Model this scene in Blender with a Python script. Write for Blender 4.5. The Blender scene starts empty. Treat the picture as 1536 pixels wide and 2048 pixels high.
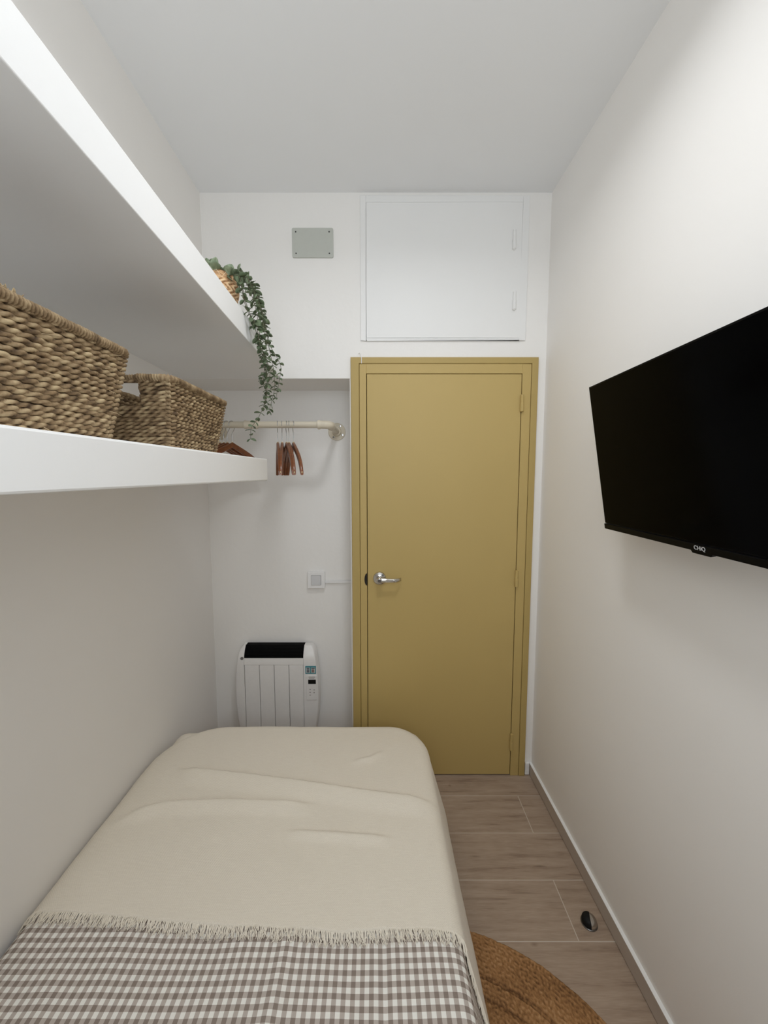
import bpy, bmesh, math, random
from mathutils import Vector, noise, Matrix
PI = math.pi
C = bpy.context.scene.collection
S = bpy.context.scene
random.seed(7)

# ------------------------------------------------------------------ camera model (metres; the eye stands at x=0, y=0)
EYE = 1.54
FPX, CU, CV = 770.0, 768.0, 1024.0
PITCH = math.atan2(69.0, 770.0)
cp, sp = math.cos(PITCH), math.sin(PITCH)

def ray(u, v):
    a = (CV - v) / FPX
    return Vector(((u - CU) / FPX, cp + sp * a, -sp + cp * a))
def at_y(u, v, y):
    d = ray(u, v); t = y / d.y
    return Vector((d.x * t, y, EYE + d.z * t))
def at_z(u, v, z):
    d = ray(u, v); t = (z - EYE) / d.z
    return Vector((d.x * t, d.y * t, z))

# room measures
D1, D2 = 1.88, 2.14          # door wall, alcove wall
YF = -0.42                   # wall behind the viewer
ZC = 2.835
def XR(y): return 0.767 + 0.0185 * (D1 - y)
def XLU(y): return -0.842 + 0.0221 * (D1 - y)
def XLL(y): return -0.976 + 0.0221 * (D2 - y)
def XS(y): return -0.49 + 0.043 * (D1 - y)

# ------------------------------------------------------------------ mesh helpers
class MB:
    def __init__(s): s.v = []; s.f = []; s.tone = []
    def add(s, verts, faces):
        o = len(s.v); s.v += [Vector(p) for p in verts]
        s.f += [tuple(i + o for i in f) for f in faces]
        return o
    def box(s, x0, x1, y0, y1, z0, z1):
        s.add([(x0,y0,z0),(x1,y0,z0),(x1,y1,z0),(x0,y1,z0),(x0,y0,z1),(x1,y0,z1),(x1,y1,z1),(x0,y1,z1)],
              [(0,3,2,1),(4,5,6,7),(0,1,5,4),(1,2,6,5),(2,3,7,6),(3,0,4,7)])
        return s
    def obox(s, o, a, b, c):
        """box from corner o with edge vectors a, b, c"""
        o, a, b, c = map(Vector, (o, a, b, c))
        s.add([o, o+a, o+a+b, o+b, o+c, o+a+c, o+a+b+c, o+b+c],
              [(0,3,2,1),(4,5,6,7),(0,1,5,4),(1,2,6,5),(2,3,7,6),(3,0,4,7)])
        return s
    def prism(s, poly, ext):
        """polygon (3D points) extruded along ext"""
        n = len(poly); e = Vector(ext)
        P = [Vector(p) for p in poly]
        s.add(P + [p + e for p in P],
              [tuple(reversed(range(n))), tuple(range(n, 2*n))] +
              [(i, (i+1) % n, n + (i+1) % n, n + i) for i in range(n)])
        return s
    def tube(s, path, rad, n=8, caps=True):
        P = [Vector(p) for p in path]; m = len(P)
        R = rad if isinstance(rad, (list, tuple)) else [rad] * m
        up = None; rings = []
        for i in range(m):
            t = (P[min(i+1, m-1)] - P[max(i-1, 0)])
            if t.length < 1e-9: t = Vector((0,0,1))
            t.normalize()
            if up is None:
                up = t.orthogonal().normalized()
            else:
                up = (up - t * up.dot(t))
                if up.length < 1e-6: up = t.orthogonal()
                up.normalize()
            w = t.cross(up)
            rings.append([P[i] + (up * math.cos(2*PI*k/n) + w * math.sin(2*PI*k/n)) * R[i] for k in range(n)])
        vs = [p for r in rings for p in r]
        fs = [(i*n + k, i*n + (k+1) % n, (i+1)*n + (k+1) % n, (i+1)*n + k) for i in range(m-1) for k in range(n)]
        if caps: fs += [tuple(reversed(range(n))), tuple((m-1)*n + k for k in range(n))]
        s.add(vs, fs); return s
    def lathe(s, prof, c=(0,0,0), n=32, axis='z', caps=True):
        """prof: list of (radius, height)"""
        c = Vector(c); vs = []
        for r, h in prof:
            for k in range(n):
                a = 2*PI*k/n; p, q = r*math.cos(a), r*math.sin(a)
                if axis == 'z': vs.append(c + Vector((p, q, h)))
                elif axis == 'y': vs.append(c + Vector((p, h, -q)))
                else: vs.append(c + Vector((h, p, q)))
        m = len(prof)
        fs = [(i*n + k, i*n + (k+1) % n, (i+1)*n + (k+1) % n, (i+1)*n + k) for i in range(m-1) for k in range(n)]
        if caps: fs += [tuple(reversed(range(n))), tuple((m-1)*n + k for k in range(n))]
        s.add(vs, fs); return s
    def sphere(s, c, r, n=10, sc=(1,1,1)):
        vs = []; fs = []
        c = Vector(c); m = n // 2 + 1
        for i in range(m + 1):
            th = PI * i / m
            for k in range(n):
                a = 2*PI*k/n
                vs.append(c + Vector((r*sc[0]*math.sin(th)*math.cos(a), r*sc[1]*math.sin(th)*math.sin(a), r*sc[2]*math.cos(th))))
        for i in range(m):
            for k in range(n):
                fs.append((i*n+k, (i+1)*n+k, (i+1)*n+(k+1) % n, i*n+(k+1) % n))
        s.add(vs, fs); return s
    def build(s, name, mat, parent=None, smooth=None, bevel=None, segs=2, local=False):
        me = bpy.data.meshes.new(name)
        off = Vector((0,0,0))
        if parent is not None and not local:
            p = parent
            while p is not None: off = off + p.location; p = p.parent
        me.from_pydata([tuple(v - off) for v in s.v], [], s.f)
        me.update()
        bm = bmesh.new(); bm.from_mesh(me)
        bmesh.ops.remove_doubles(bm, verts=bm.verts, dist=1e-6)
        bmesh.ops.recalc_face_normals(bm, faces=bm.faces)
        bm.to_mesh(me); bm.free()
        if s.tone and len(s.tone) == len(me.vertices):
            at = me.attributes.new('tone', 'FLOAT', 'POINT')
            at.data.foreach_set('value', s.tone)
        if mat: me.materials.append(mat)
        o = bpy.data.objects.new(name, me); C.objects.link(o)
        if parent is not None: o.parent = parent
        if smooth is not None:
            me.polygons.foreach_set('use_smooth', [True] * len(me.polygons))
            if smooth < 179:
                me.set_sharp_from_angle(angle=math.radians(smooth))
        if bevel:
            b = o.modifiers.new('edge', 'BEVEL'); b.width = bevel; b.segments = segs
            b.limit_method = 'ANGLE'; b.angle_limit = math.radians(40)
        me.update()
        return o

def tag(o, label=None, cat=None, group=None, kind=None):
    if label: o['label'] = label
    if cat: o['category'] = cat
    if group: o['group'] = group
    if kind: o['kind'] = kind
    return o
def empty(name, loc, label=None, cat=None, group=None, rz=0):
    o = bpy.data.objects.new(name, None); C.objects.link(o)
    o.location = loc; o.rotation_euler = (0, 0, rz); o.empty_display_size = 0.05
    return tag(o, label, cat, group)
def children(o): return [c for c in bpy.data.objects if c.parent == o]
def copy_tree(o, parent=None):
    c = o.copy(); C.objects.link(c); c.parent = parent
    for ch in children(o): copy_tree(ch, c)
    return c

def rrect(x0, x1, y0, y1, r, n=6):
    """rounded rectangle outline, 2D, counter-clockwise"""
    out = []
    for cx, cy, a0 in ((x1-r, y1-r, 0), (x0+r, y1-r, PI/2), (x0+r, y0+r, PI), (x1-r, y0+r, 1.5*PI)):
        for k in range(n + 1):
            a = a0 + PI/2 * k / n
            out.append((cx + r*math.cos(a), cy + r*math.sin(a)))
    return out

# ------------------------------------------------------------------ materials
def srgb(r, g, b):
    f = lambda c: (c/255/12.92) if c/255 <= .04045 else ((c/255 + .055)/1.055)**2.4
    return (f(r), f(g), f(b), 1)
class NT:
    def __init__(s, name):
        s.m = bpy.data.materials.new(name); s.m.use_nodes = True
        s.t = s.m.node_tree; s.b = s.t.nodes['Principled BSDF']
    def n(s, typ, **kw):
        x = s.t.nodes.new(typ)
        for k, v in kw.items():
            if k.startswith('i_'): x.inputs[k[2:].replace('_', ' ')].default_value = v
            else: setattr(x, k, v)
        return x
    def l(s, a, b): s.t.links.new(a, b)
    def math(s, op, a, b=None, c=None):
        x = s.t.nodes.new('ShaderNodeMath'); x.operation = op
        for i, q in enumerate((a, b, c)):
            if q is None: continue
            if isinstance(q, (int, float)): x.inputs[i].default_value = q
            else: s.l(q, x.inputs[i])
        return x.outputs[0]
    def mix(s, fac, a, b, blend='MIX'):
        x = s.t.nodes.new('ShaderNodeMix'); x.data_type = 'RGBA'; x.blend_type = blend
        for i, q in ((0, fac), (6, a), (7, b)):
            if isinstance(q, (int, float)): x.inputs[i].default_value = q
            elif isinstance(q, tuple): x.inputs[i].default_value = q
            else: s.l(q, x.inputs[i])
        return x.outputs[2]
    def ramp(s, fac, stops, interp='LINEAR'):
        x = s.t.nodes.new('ShaderNodeValToRGB'); x.color_ramp.interpolation = interp
        e = x.color_ramp.elements
        while len(e) < len(stops): e.new(0.5)
        for i, (p, c) in enumerate(stops): e[i].position = p; e[i].color = c
        s.l(fac, x.inputs[0]); return x.outputs[0]
    def bump(s, h, strength=.3, dist=.002):
        x = s.t.nodes.new('ShaderNodeBump'); x.inputs['Strength'].default_value = strength
        x.inputs['Distance'].default_value = dist
        s.l(h, x.inputs['Height']); s.l(x.outputs[0], s.b.inputs['Normal'])
    def coord(s, which='Object', scale=(1,1,1)):
        tc = s.n('ShaderNodeTexCoord'); mp = s.n('ShaderNodeMapping')
        mp.inputs['Scale'].default_value = scale
        s.l(tc.outputs[which], mp.inputs['Vector']); return mp.outputs[0]
    def noise(s, vec, scale, detail=3, rough=.5):
        x = s.n('ShaderNodeTexNoise'); x.inputs['Scale'].default_value = scale
        x.inputs['Detail'].default_value = detail; x.inputs['Roughness'].default_value = rough
        if vec is not None: s.l(vec, x.inputs['Vector'])
        return x.outputs[0]
    def setc(s, col): 
        if isinstance(col, tuple): s.b.inputs['Base Color'].default_value = col
        else: s.l(col, s.b.inputs['Base Color'])
        return s
    def p(s, **kw):
        for k, v in kw.items(): s.b.inputs[k.replace('_', ' ')].default_value = v
        return s

def paint(name, col, rough=.6, nscale=60, strength=.12, dist=.002, var=.03, spec=.3):
    m = NT(name); v = m.coord()
    n1 = m.noise(v, nscale, 4); n2 = m.noise(v, 3.0, 2)
    dark = tuple(c*(1-var) for c in col[:3]) + (1,)
    m.setc(m.mix(n2, dark, col)); m.p(Roughness=rough); m.b.inputs['Specular IOR Level'].default_value = spec
    m.bump(n1, strength, dist); return m.m
def plain(name, col, rough=.5, metal=0, spec=.5, nscale=40, var=.06):
    m = NT(name); v = m.coord()
    dark = tuple(c*(1-var) for c in col[:3]) + (1,)
    m.setc(m.mix(m.noise(v, nscale, 2), dark, col)); m.p(Roughness=rough, Metallic=metal)
    m.b.inputs['Specular IOR Level'].default_value = spec
    return m.m

WALL = (0.87, 0.846, 0.815, 1)
M = {}
M['wall'] = paint('wall_paint', WALL, .75, 90, .10, .0015)
M['plaster'] = paint('rough_plaster_paint', (0.865, 0.845, 0.815, 1), .6, 26, .30, .004)
M['ceiling'] = paint('ceiling_paint', (0.84, 0.845, 0.85, 1), .85, 40, .06, .001)
M['shelf'] = paint('shelf_paint', (0.87, 0.868, 0.86, 1), .55, 70, .15, .0015)
M['gloss_white'] = paint('hatch_gloss_paint', (0.84, 0.835, 0.82, 1), .45, 30, .16, .002)
M['door'] = paint('ochre_door_paint', srgb(189, 164, 104), .50, 120, .06, .0008, .05, .35)
M['frame'] = paint('ochre_frame_paint', srgb(179, 155, 96), .50, 90, .08, .0008, .05, .35)
M['gap'] = plain('dark_gap', (0.02, 0.015, 0.008, 1), .9)
M['grey_plate'] = plain('grey_plate', srgb(192, 194, 186), .6)
M['screw'] = plain('dark_screw', srgb(70, 70, 68), .5, .6)
M['plastic'] = plain('white_plastic', (0.86, 0.85, 0.84, 1), .35)
M['switch_grey'] = plain('switch_rocker', (0.66, 0.66, 0.67, 1), .35)
M['heater'] = plain('heater_white', (0.84, 0.82, 0.80, 1), .35)
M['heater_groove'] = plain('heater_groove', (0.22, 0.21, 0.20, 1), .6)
M['black'] = plain('black_plastic', (0.006, 0.006, 0.006, 1), .35, spec=.25)
M['screen'] = plain('screen_black', (0.0010, 0.0010, 0.0011, 1), .14, spec=.03)
M['bezel'] = plain('television_black', (0.002, 0.002, 0.002, 1), .4, spec=.08)
M['grille'] = plain('grille_black', (0.003, 0.003, 0.003, 1), .7, spec=.08)
M['logo'] = plain('logo_silver', (0.55, 0.55, 0.55, 1), .4)
M['steel'] = plain('brushed_steel', (0.62, 0.60, 0.57, 1), .22, 1.0)
M['steel_dark'] = plain('lock_steel', (0.20, 0.19, 0.18, 1), .35, 1.0)
M['wire'] = plain('hook_wire', (0.55, 0.55, 0.55, 1), .25, 1.0)
M['brass'] = plain('brass_pin', (0.95, 0.80, 0.50, 1), .25, .8)
M['rail'] = paint('cream_rail_paint', srgb(214, 204, 184), .45, 120, .2, .001, .08, .4)
M['rubber'] = plain('black_rubber', (0.008, 0.008, 0.008, 1), .6, spec=.2)
M['label_teal'] = plain('sticker_teal', srgb(70, 140, 150), .5)
M['label_white'] = plain('sticker_white', srgb(215, 220, 215), .5)
M['label_ink'] = plain('sticker_ink', srgb(70, 75, 90), .5)
M['label_rust'] = plain('sticker_rust', srgb(140, 115, 110), .5)
M['ink'] = plain('grey_print', srgb(120, 115, 112), .5)
M['skirting'] = plain('taupe_skirting', srgb(188, 176, 164), .5)
M['soil'] = plain('soil', srgb(60, 48, 38), .9)

def wood_mat():
    m = NT('walnut_wood'); v = m.coord('Object', (1, 4, 30))
    g = m.noise(v, 14, 5, .6)
    m.setc(m.ramp(g, [(.25, srgb(84, 46, 24)), (.55, srgb(124, 72, 40)), (.8, srgb(156, 98, 58))]))
    m.p(Roughness=.28); return m.m
M['walnut'] = wood_mat()

def floor_mat():
    m = NT('wood_look_tile'); tc = m.n('ShaderNodeTexCoord'); mp = m.n('ShaderNodeMapping')
    RH = .1965
    mp.inputs['Location'].default_value = (-.05 + 12.0, -1.543 + RH*20, 0)
    m.l(tc.outputs['Object'], mp.inputs['Vector'])
    br = m.n('ShaderNodeTexBrick'); br.offset = .5; br.offset_frequency = 2; br.squash = 1
    m.l(mp.outputs[0], br.inputs['Vector'])
    br.inputs['Scale'].default_value = 1; br.inputs['Brick Width'].default_value = 1.2
    br.inputs['Row Height'].default_value = RH; br.inputs['Mortar Size'].default_value = .0016
    br.inputs['Mortar Smooth'].default_value = .1; br.inputs['Bias'].default_value = 0
    br.inputs['Color1'].default_value = (0, 0, 0, 1); br.inputs['Color2'].default_value = (1, 1, 1, 1)
    sep = m.n('ShaderNodeSeparateColor'); m.l(br.outputs['Color'], sep.inputs[0])
    # grain runs along the planks (x); each plank shifts it
    tc2 = m.n('ShaderNodeMapping'); tc2.inputs['Scale'].default_value = (1.6, 16, 1)
    cmb = m.n('ShaderNodeCombineXYZ')
    m.l(m.math('MULTIPLY', sep.outputs[0], 9.0), cmb.inputs[0]); m.l(m.math('MULTIPLY', sep.outputs[0], 5.0), cmb.inputs[1])
    m.l(cmb.outputs[0], tc2.inputs['Location']); m.l(tc.outputs['Object'], tc2.inputs['Vector'])
    g1 = m.noise(tc2.outputs[0], 2.2, 6, .62)
    fine = m.n('ShaderNodeMapping'); fine.inputs['Scale'].default_value = (6, 90, 1); m.l(tc.outputs['Object'], fine.inputs['Vector'])
    g2 = m.noise(fine.outputs[0], 4, 3)
    base = m.ramp(g1, [(.26, srgb(118, 98, 84)), (.44, srgb(162, 145, 129)), (.62, srgb(176, 160, 144)), (.85, srgb(182, 168, 153))])
    base = m.mix(.18, base, m.ramp(g2, [(.3, srgb(120, 102, 88)), (.7, srgb(190, 176, 160))]))
    tint = m.mix(sep.outputs[0], (0.93, 0.87, 0.82, 1), (1, .95, .91, 1))
    base = m.mix(1.0, base, tint, 'MULTIPLY')
    # a few knots
    xyz = m.n('ShaderNodeSeparateXYZ'); m.l(tc.outputs['Object'], xyz.inputs[0])
    for kx, ky, rx, ry in ((.498, 1.142, .016, .009), (.33, 1.803, .010, .009), (.37, 1.44, .03, .006), (.62, 1.40, .03, .006), (.42, 1.28, .09, .005), (.52, 1.30, .08, .004), (.3, 1.765, .08, .005)):
        dx = m.math('DIVIDE', m.math('SUBTRACT', xyz.outputs[0], kx), rx)
        dy = m.math('DIVIDE', m.math('SUBTRACT', xyz.outputs[1], ky), ry)
        d = m.math('SQRT', m.math('ADD', m.math('MULTIPLY', dx, dx), m.math('MULTIPLY', dy, dy)))
        d = m.math('ADD', d, m.math('MULTIPLY', m.math('SUBTRACT', g1, .5), 1.2))
        f = m.math('MULTIPLY', m.math('SUBTRACT', 1.0, m.math('MINIMUM', d, 1.0)), .55)
        base = m.mix(f, base, srgb(100, 80, 66))
    col = m.mix(br.outputs['Fac'], base, srgb(196, 184, 170))
    m.setc(col); m.p(Roughness=.5)
    m.b.inputs['Specular IOR Level'].default_value = .3
    m.bump(m.math('SUBTRACT', m.math('MULTIPLY', g2, .25), br.outputs['Fac']), .2, .001)
    return m.m
M['floor'] = floor_mat()

def tone_mat(name, c0, c1, c2, rough=.75, nscale=240, bstr=.5):
    m = NT(name); a = m.n('ShaderNodeAttribute'); a.attribute_name = 'tone'
    v = m.coord(); n = m.noise(v, nscale, 3)
    f = m.math('ADD', m.math('MULTIPLY', a.outputs['Fac'], .7), m.math('MULTIPLY', n, .3))
    m.setc(m.ramp(f, [(.15, c0), (.5, c1), (.85, c2)])); m.p(Roughness=rough)
    m.b.inputs['Specular IOR Level'].default_value = .25
    m.bump(n, bstr, .001); return m.m
M['seagrass'] = tone_mat('seagrass', srgb(68, 52, 36), srgb(134, 111, 82), srgb(184, 163, 128))
M['jute'] = tone_mat('jute', srgb(92, 62, 36), srgb(158, 116, 74), srgb(196, 156, 112), .85, 420, .9)
M['wicker'] = tone_mat('wicker', srgb(126, 86, 54), srgb(204, 164, 122), srgb(236, 208, 168))
M['stitch'] = plain('pale_stitch', srgb(232, 204, 168), .6)
M['leaf'] = tone_mat('eucalyptus_leaf', srgb(68, 80, 56), srgb(106, 120, 92), srgb(166, 180, 152), .6, 120, .1)
M['stem'] = plain('vine_stem', srgb(92, 88, 66), .7)

def throw_mat():
    m = NT('cream_woven_cotton'); tc = m.n('ShaderNodeTexCoord')
    xyz = m.n('ShaderNodeSeparateXYZ'); m.l(tc.outputs['UV'], xyz.inputs[0])
    wx = m.math('SINE', m.math('MULTIPLY', xyz.outputs[0], 2*PI/.0052))
    wy = m.math('SINE', m.math('MULTIPLY', xyz.outputs[1], 2*PI/.0052))
    h = m.math('MULTIPLY', wx, wy)
    n = m.noise(m.coord('UV', (1, 1, 1)), 300, 3)
    n2 = m.noise(m.coord('UV', (3, 40, 1)), 9, 3)
    f = m.math('ADD', m.math('MULTIPLY', h, .10), m.math('ADD', m.math('MULTIPLY', n, .5), m.math('MULTIPLY', n2, .35)))
    m.setc(m.ramp(f, [(.15, srgb(218, 208, 192)), (.7, srgb(238, 230, 215))])); m.p(Roughness=.9)
    m.b.inputs['Specular IOR Level'].default_value = .1
    m.b.inputs['Sheen Weight'].default_value = .15
    m.bump(m.math('ADD', m.math('MULTIPLY', h, .5), n), .35, .001); return m.m
M['throw'] = throw_mat()
M['fringe'] = plain('cream_fringe', srgb(236, 228, 213), .9, spec=.1)

def gingham_mat():
    m = NT('gingham_cotton'); tc = m.n('ShaderNodeTexCoord')
    xyz = m.n('ShaderNodeSeparateXYZ'); m.l(tc.outputs['UV'], xyz.inputs[0])
    P = .0206
    def band(o, ph):
        f = m.math('FRACT', m.math('ADD', m.math('DIVIDE', o, P), ph + 100))
        return m.math('GREATER_THAN', f, .5)
    s = m.math('ADD', band(xyz.outputs[0], .1), band(xyz.outputs[1], .3))
    col = m.ramp(m.math('DIVIDE', s, 2.0), [(0, srgb(240, 238, 231)), (.3, srgb(188, 178, 170)), (.8, srgb(140, 128, 119))], 'CONSTANT')
    n = m.noise(m.coord('UV'), 900, 2)
    col = m.mix(.25, col, m.mix(n, (.30, .28, .26, 1), (.8, .78, .75, 1)), 'SOFT_LIGHT')
    m.setc(col); m.p(Roughness=.9); m.b.inputs['Specular IOR Level'].default_value = .1
    m.bump(n, .25, .0006); return m.m
M['gingham'] = gingham_mat()

# ------------------------------------------------------------------ room shell
def struct(name, mb, mat, **kw):
    o = mb.build(name, mat, **kw); o['kind'] = 'structure'; return o
T = .12
struct('floor', MB().box(-1.2, 1.1, YF - T, D2 + .2, -.08, 0), M['floor'])
struct('ceiling', MB().box(-1.2, 1.1, YF - T, D2 + .2, ZC, ZC + .08), M['ceiling'])
w = MB()
w.prism([(XLL(YF), YF, 0), (XLL(D2), D2, 0), (-1.2, D2, 0), (-1.2, YF, 0)], (0, 0, ZC))
w.prism([(XLU(YF), YF, 2.0905), (XLU(D1), D1, 2.0905), (XLL(D1) - .01, D1, 2.0905), (XLL(YF) - .01, YF, 2.0905)], (0, 0, ZC - 2.0905))
struct('wall_left', w, M['wall'])
struct('wall_right', MB().prism([(XR(YF), YF, 0), (1.1, YF, 0), (1.1, D1, 0), (XR(D1), D1, 0)], (0, 0, ZC)), M['wall'])
WX0, WX1, WZ0, WZ1 = -.50, .60, 1.32, 2.60  # opening for an unseen window, sized to let in fill light
w = MB()
w.box(-1.2, WX0, YF - T, YF, 0, ZC); w.box(WX1, 1.1, YF - T, YF, 0, ZC)
w.box(WX0, WX1, YF - T, YF, 0, WZ0); w.box(WX0, WX1, YF - T, YF, WZ1, ZC)
struct('wall_front', w, M['wall'])
fill_win = empty('added_fill_window_1', ((WX0 + WX1)/2, YF - T/2, WZ0)); tag(fill_win, kind='structure')  # added window out of view, put in for soft fill
w = MB(); wy0, wy1, fw = YF - .085, YF - .035, .045
w.box(WX0, WX0 + fw, wy0, wy1, WZ0, WZ1); w.box(WX1 - fw, WX1, wy0, wy1, WZ0, WZ1)
w.box(WX0 + fw, WX1 - fw, wy0, wy1, WZ0, WZ0 + fw); w.box(WX0 + fw, WX1 - fw, wy0, wy1, WZ1 - fw, WZ1)
wm = (WX0 + WX1)/2
w.box(wm - .02, wm + .02, wy0, wy1, WZ0 + fw, WZ1 - fw)
w.build('fill_window_frame', M['gloss_white'], fill_win, bevel=.003)
gm = NT('fill_window_glass'); tr = gm.n('ShaderNodeBsdfTransparent'); gl = gm.n('ShaderNodeBsdfGlossy'); gl.inputs['Roughness'].default_value = .02
mx = gm.n('ShaderNodeMixShader'); mx.inputs[0].default_value = .05
gm.l(tr.outputs[0], mx.inputs[1]); gm.l(gl.outputs[0], mx.inputs[2]); gm.l(mx.outputs[0], gm.t.nodes['Material Output'].inputs[0])
for a_, b_ in ((WX0 + fw, wm - .02), (wm + .02, WX1 - fw)):
    MB().box(a_, b_, YF - .062, YF - .058, WZ0 + fw, WZ1 - fw).build('fill_window_pane', gm.m, fill_win)
ZB = 2.009                         # underside of the bulkhead and of the high shelf
XA = -.163                         # right end of the alcove
DX0, DX1, DZ = -.157, .7275, 2.103   # outer edges of the door frame
w = MB()
w.box(-1.2, XA, D2, D2 + .1, 0, ZC)
w.box(-1.2, XA, D1, D2 + .05, ZB, ZC)
w.box(XA, DX0, D1, D2 + .1, 0, ZC)
w.box(DX1, 1.1, D1, D2 + .1, 0, ZC)
w.box(DX0, DX1, D1, D2 + .1, DZ, ZC)
struct('wall_back', w, M['plaster'])

b = MB()
b.prism([(XR(YF) - .012, YF, .003), (XR(YF), YF, .003), (XR(D1), D1, .003), (XR(D1) - .012, D1, .003)], (0, 0, .060))
bb = struct('baseboard_right', b, M['skirting'], bevel=.002)
b = MB()
b.prism([(XR(YF) - .0124, YF, .063), (XR(YF), YF, .063), (XR(D1), D1, .063), (XR(D1) - .0124, D1, .063)], (0, 0, .002))
b.build('top_edge', M['gloss_white'], bb, bevel=.0005)
b = MB(); b.box(DX1 + .004, XR(D1) - .014, D1 - .012, D1, .003, .068)
struct('baseboard_back', b, M['gloss_white'], bevel=.003)

# ------------------------------------------------------------------ door with its frame
door = empty('door_1', ((DX0 + DX1)/2, D1, 0)); tag(door, kind='structure')
IX0, IX1, IZ = -.118, .697, 2.074     # seam between outer moulding and inner frame
LX0, LX1, LZ = -.081, .651, 2.026     # leaf
f = MB()
for poly in ([(DX0, DZ), (DX1, DZ), (IX1, IZ), (IX0, IZ)], [(DX0, 0), (DX0, DZ), (IX0, IZ), (IX0, 0)], [(DX1, 0), (IX1, 0), (IX1, IZ), (DX1, DZ)]):
    f.prism([(x, D1 - .016, z) for x, z in poly], (0, .05, 0))
f.build('frame_moulding', M['frame'], door, bevel=.0025)
f = MB()
g = .0028
f.box(IX0 + .0015, LX0 - g, D1 - .013, D1 + .05, 0, IZ - .0015)
f.box(LX1 + g, IX1 - .0015, D1 - .013, D1 + .05, 0, IZ - .0015)
f.box(LX0 - g, LX1 + g, D1 - .013, D1 + .05, LZ + g, IZ - .0015)
f.build('inner_frame', M['door'], door, bevel=.0015)
MB().box(DX0, DX1, D1 + .035, D1 + .06, 0, DZ).build('rebate', M['gap'], door)
leaf = MB().box(LX0, LX1, D1 - .012, D1 + .03, .007, LZ).build('door_leaf', M['door'], door, bevel=.0018)
for u, v0, v1 in ((1042.5, 790, 823), (1030.5, 1141, 1173), (1019, 1467, 1499)):
    z1, z0 = at_y(u, v0, D1 - .015).z, at_y(u, v1, D1 - .015).z
    x = LX1 + .002; h = MB()
    zm = (z0 + z1)/2
    h.lathe([(.003, z0 - .003), (.0088, z0), (.0088, zm - .001), (.0074, zm), (.0074, z1), (.003, z1 + .002)], (x, D1 - .020, 0), 14)
    h.build('hinge', M['door'], door, smooth=40)
# strike recess
s_ = MB(); pts = []
for k in range(13):
    a = PI/2 + PI*k/12; pts.append((LX0 - g + .013*math.cos(a), D1 - .0136, at_y(734, 1157.5, D1).z + .031*math.sin(a)))
s_.prism(pts, (0, .004, 0)); s_.build('strike_plate', M['gap'], door)
# lever handle
hz = at_y(759, 1157, D1 - .02).z; hx = at_y(759, 1157, D1 - .02).x
hd = MB(); y0 = D1 - .012
hd.lathe([(.0325, y0), (.0325, y0 - .004), (.030, y0 - .010), (.022, y0 - .015), (.016, y0 - .017), (.015, y0 - .030), (.0001, y0 - .030)], (hx, 0, hz), 36, 'y')
rose = hd.build('handle', M['steel'], door, smooth=35)
lv = MB()
secs = []
for k in range(13):
    t = k/12; L = -.012 + .118*t
    hw = .0125 - .004*t if t > .08 else .0095
    yc = y0 - .046 if t < .72 else y0 - .046 + .026*((t - .72)/.28)**1.6
    secs.append((hx + L, yc, hz - .001*t, hw))
vs = []; fs = []
for (x, y, z, hw) in secs:
    for (dy, dz) in ((-.006, -hw*.7), (-.0075, 0), (-.006, hw*.7), (0, hw), (.005, hw*.6), (.006, 0), (.005, -hw*.6), (0, -hw)):
        vs.append((x, y + dy, z + dz))
n = 8
for i in range(len(secs) - 1):
    for k in range(n): fs.append((i*n + k, i*n + (k+1) % n, (i+1)*n + (k+1) % n, (i+1)*n + k))
fs += [tuple(range(n)), tuple((len(secs)-1)*n + k for k in reversed(range(n)))]
lv.add(vs, fs)
lv.lathe([(.013, y0 - .028), (.013, y0 - .052), (.011, y0 - .054), (.0001, y0 - .054)], (hx, 0, hz), 24, 'y')
lv.build('lever', M['steel'], rose, smooth=50)
MB().lathe([(.0085, y0 - .0538), (.0085, y0 - .0555), (.0001, y0 - .0555)], (hx, 0, hz), 20, 'y').build('key_cylinder', M['steel_dark'], rose, smooth=40)

# small hook of white plastic left over the top of the frame
p = at_y(722, 716, D1 - .02)
hk = MB().tube([at_y(717, 707, D1 - .004), at_y(720, 706, D1 - .006), at_y(722, 710, D1 - .02), at_y(723, 718, D1 - .021), at_y(723, 727, D1 - .0195)], .0016, 6)
tag(hk.build('plastic_strip', M['plastic'], smooth=60), 'thin white plastic strip bent over the top of the ochre door frame', 'strip')

# ------------------------------------------------------------------ painted hatch over the door
A = at_y(720, 391, D1); Bp = at_y(1060, 682, D1)
hx0, hx1, hz1, hz0 = A.x, .6655, A.z - .004, Bp.z
hatch = empty('storage_hatch', ((hx0 + hx1)/2, D1, hz0), 'white painted cupboard hatch set in the wall above the ochre door', 'hatch')
fr = MB()
px0, px1 = at_y(733, 540, D1).x, hx1 - .032
pz1, pz0 = at_y(800, 407, D1).z, hz0 + .012
yy = D1 - .007
fr.box(hx0, px0 - .0012, yy, D1 + .0, hz0, hz1); fr.box(px1 + .0012, hx1, yy, D1, hz0, hz1)
fr.box(px0 - .0012, px1 + .0012, yy, D1, pz1 + .0012, hz1); fr.box(px0 - .0012, px1 + .0012, yy, D1, hz0, pz0 - .0004)
fr.build('hatch_frame', M['gloss_white'], hatch, bevel=.002)
pn = MB(); NX, NZ = 24, 14      # slightly warped panel
gv = []
for j in range(NZ + 1):
    for i in range(NX + 1):
        x = px0 + (px1 - px0)*i/NX; z = pz0 + (pz1 - pz0)*j/NZ
        gv.append((x, yy - .0008 + .0016*noise.noise(Vector((x*4, z*5, 1.3))), z))
pn.add(gv, [(j*(NX+1)+i, j*(NX+1)+i+1, (j+1)*(NX+1)+i+1, (j+1)*(NX+1)+i) for j in range(NZ) for i in range(NX)])
pn.box(px0, px1, yy + .002, D1, pz0, pz1)
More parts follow.
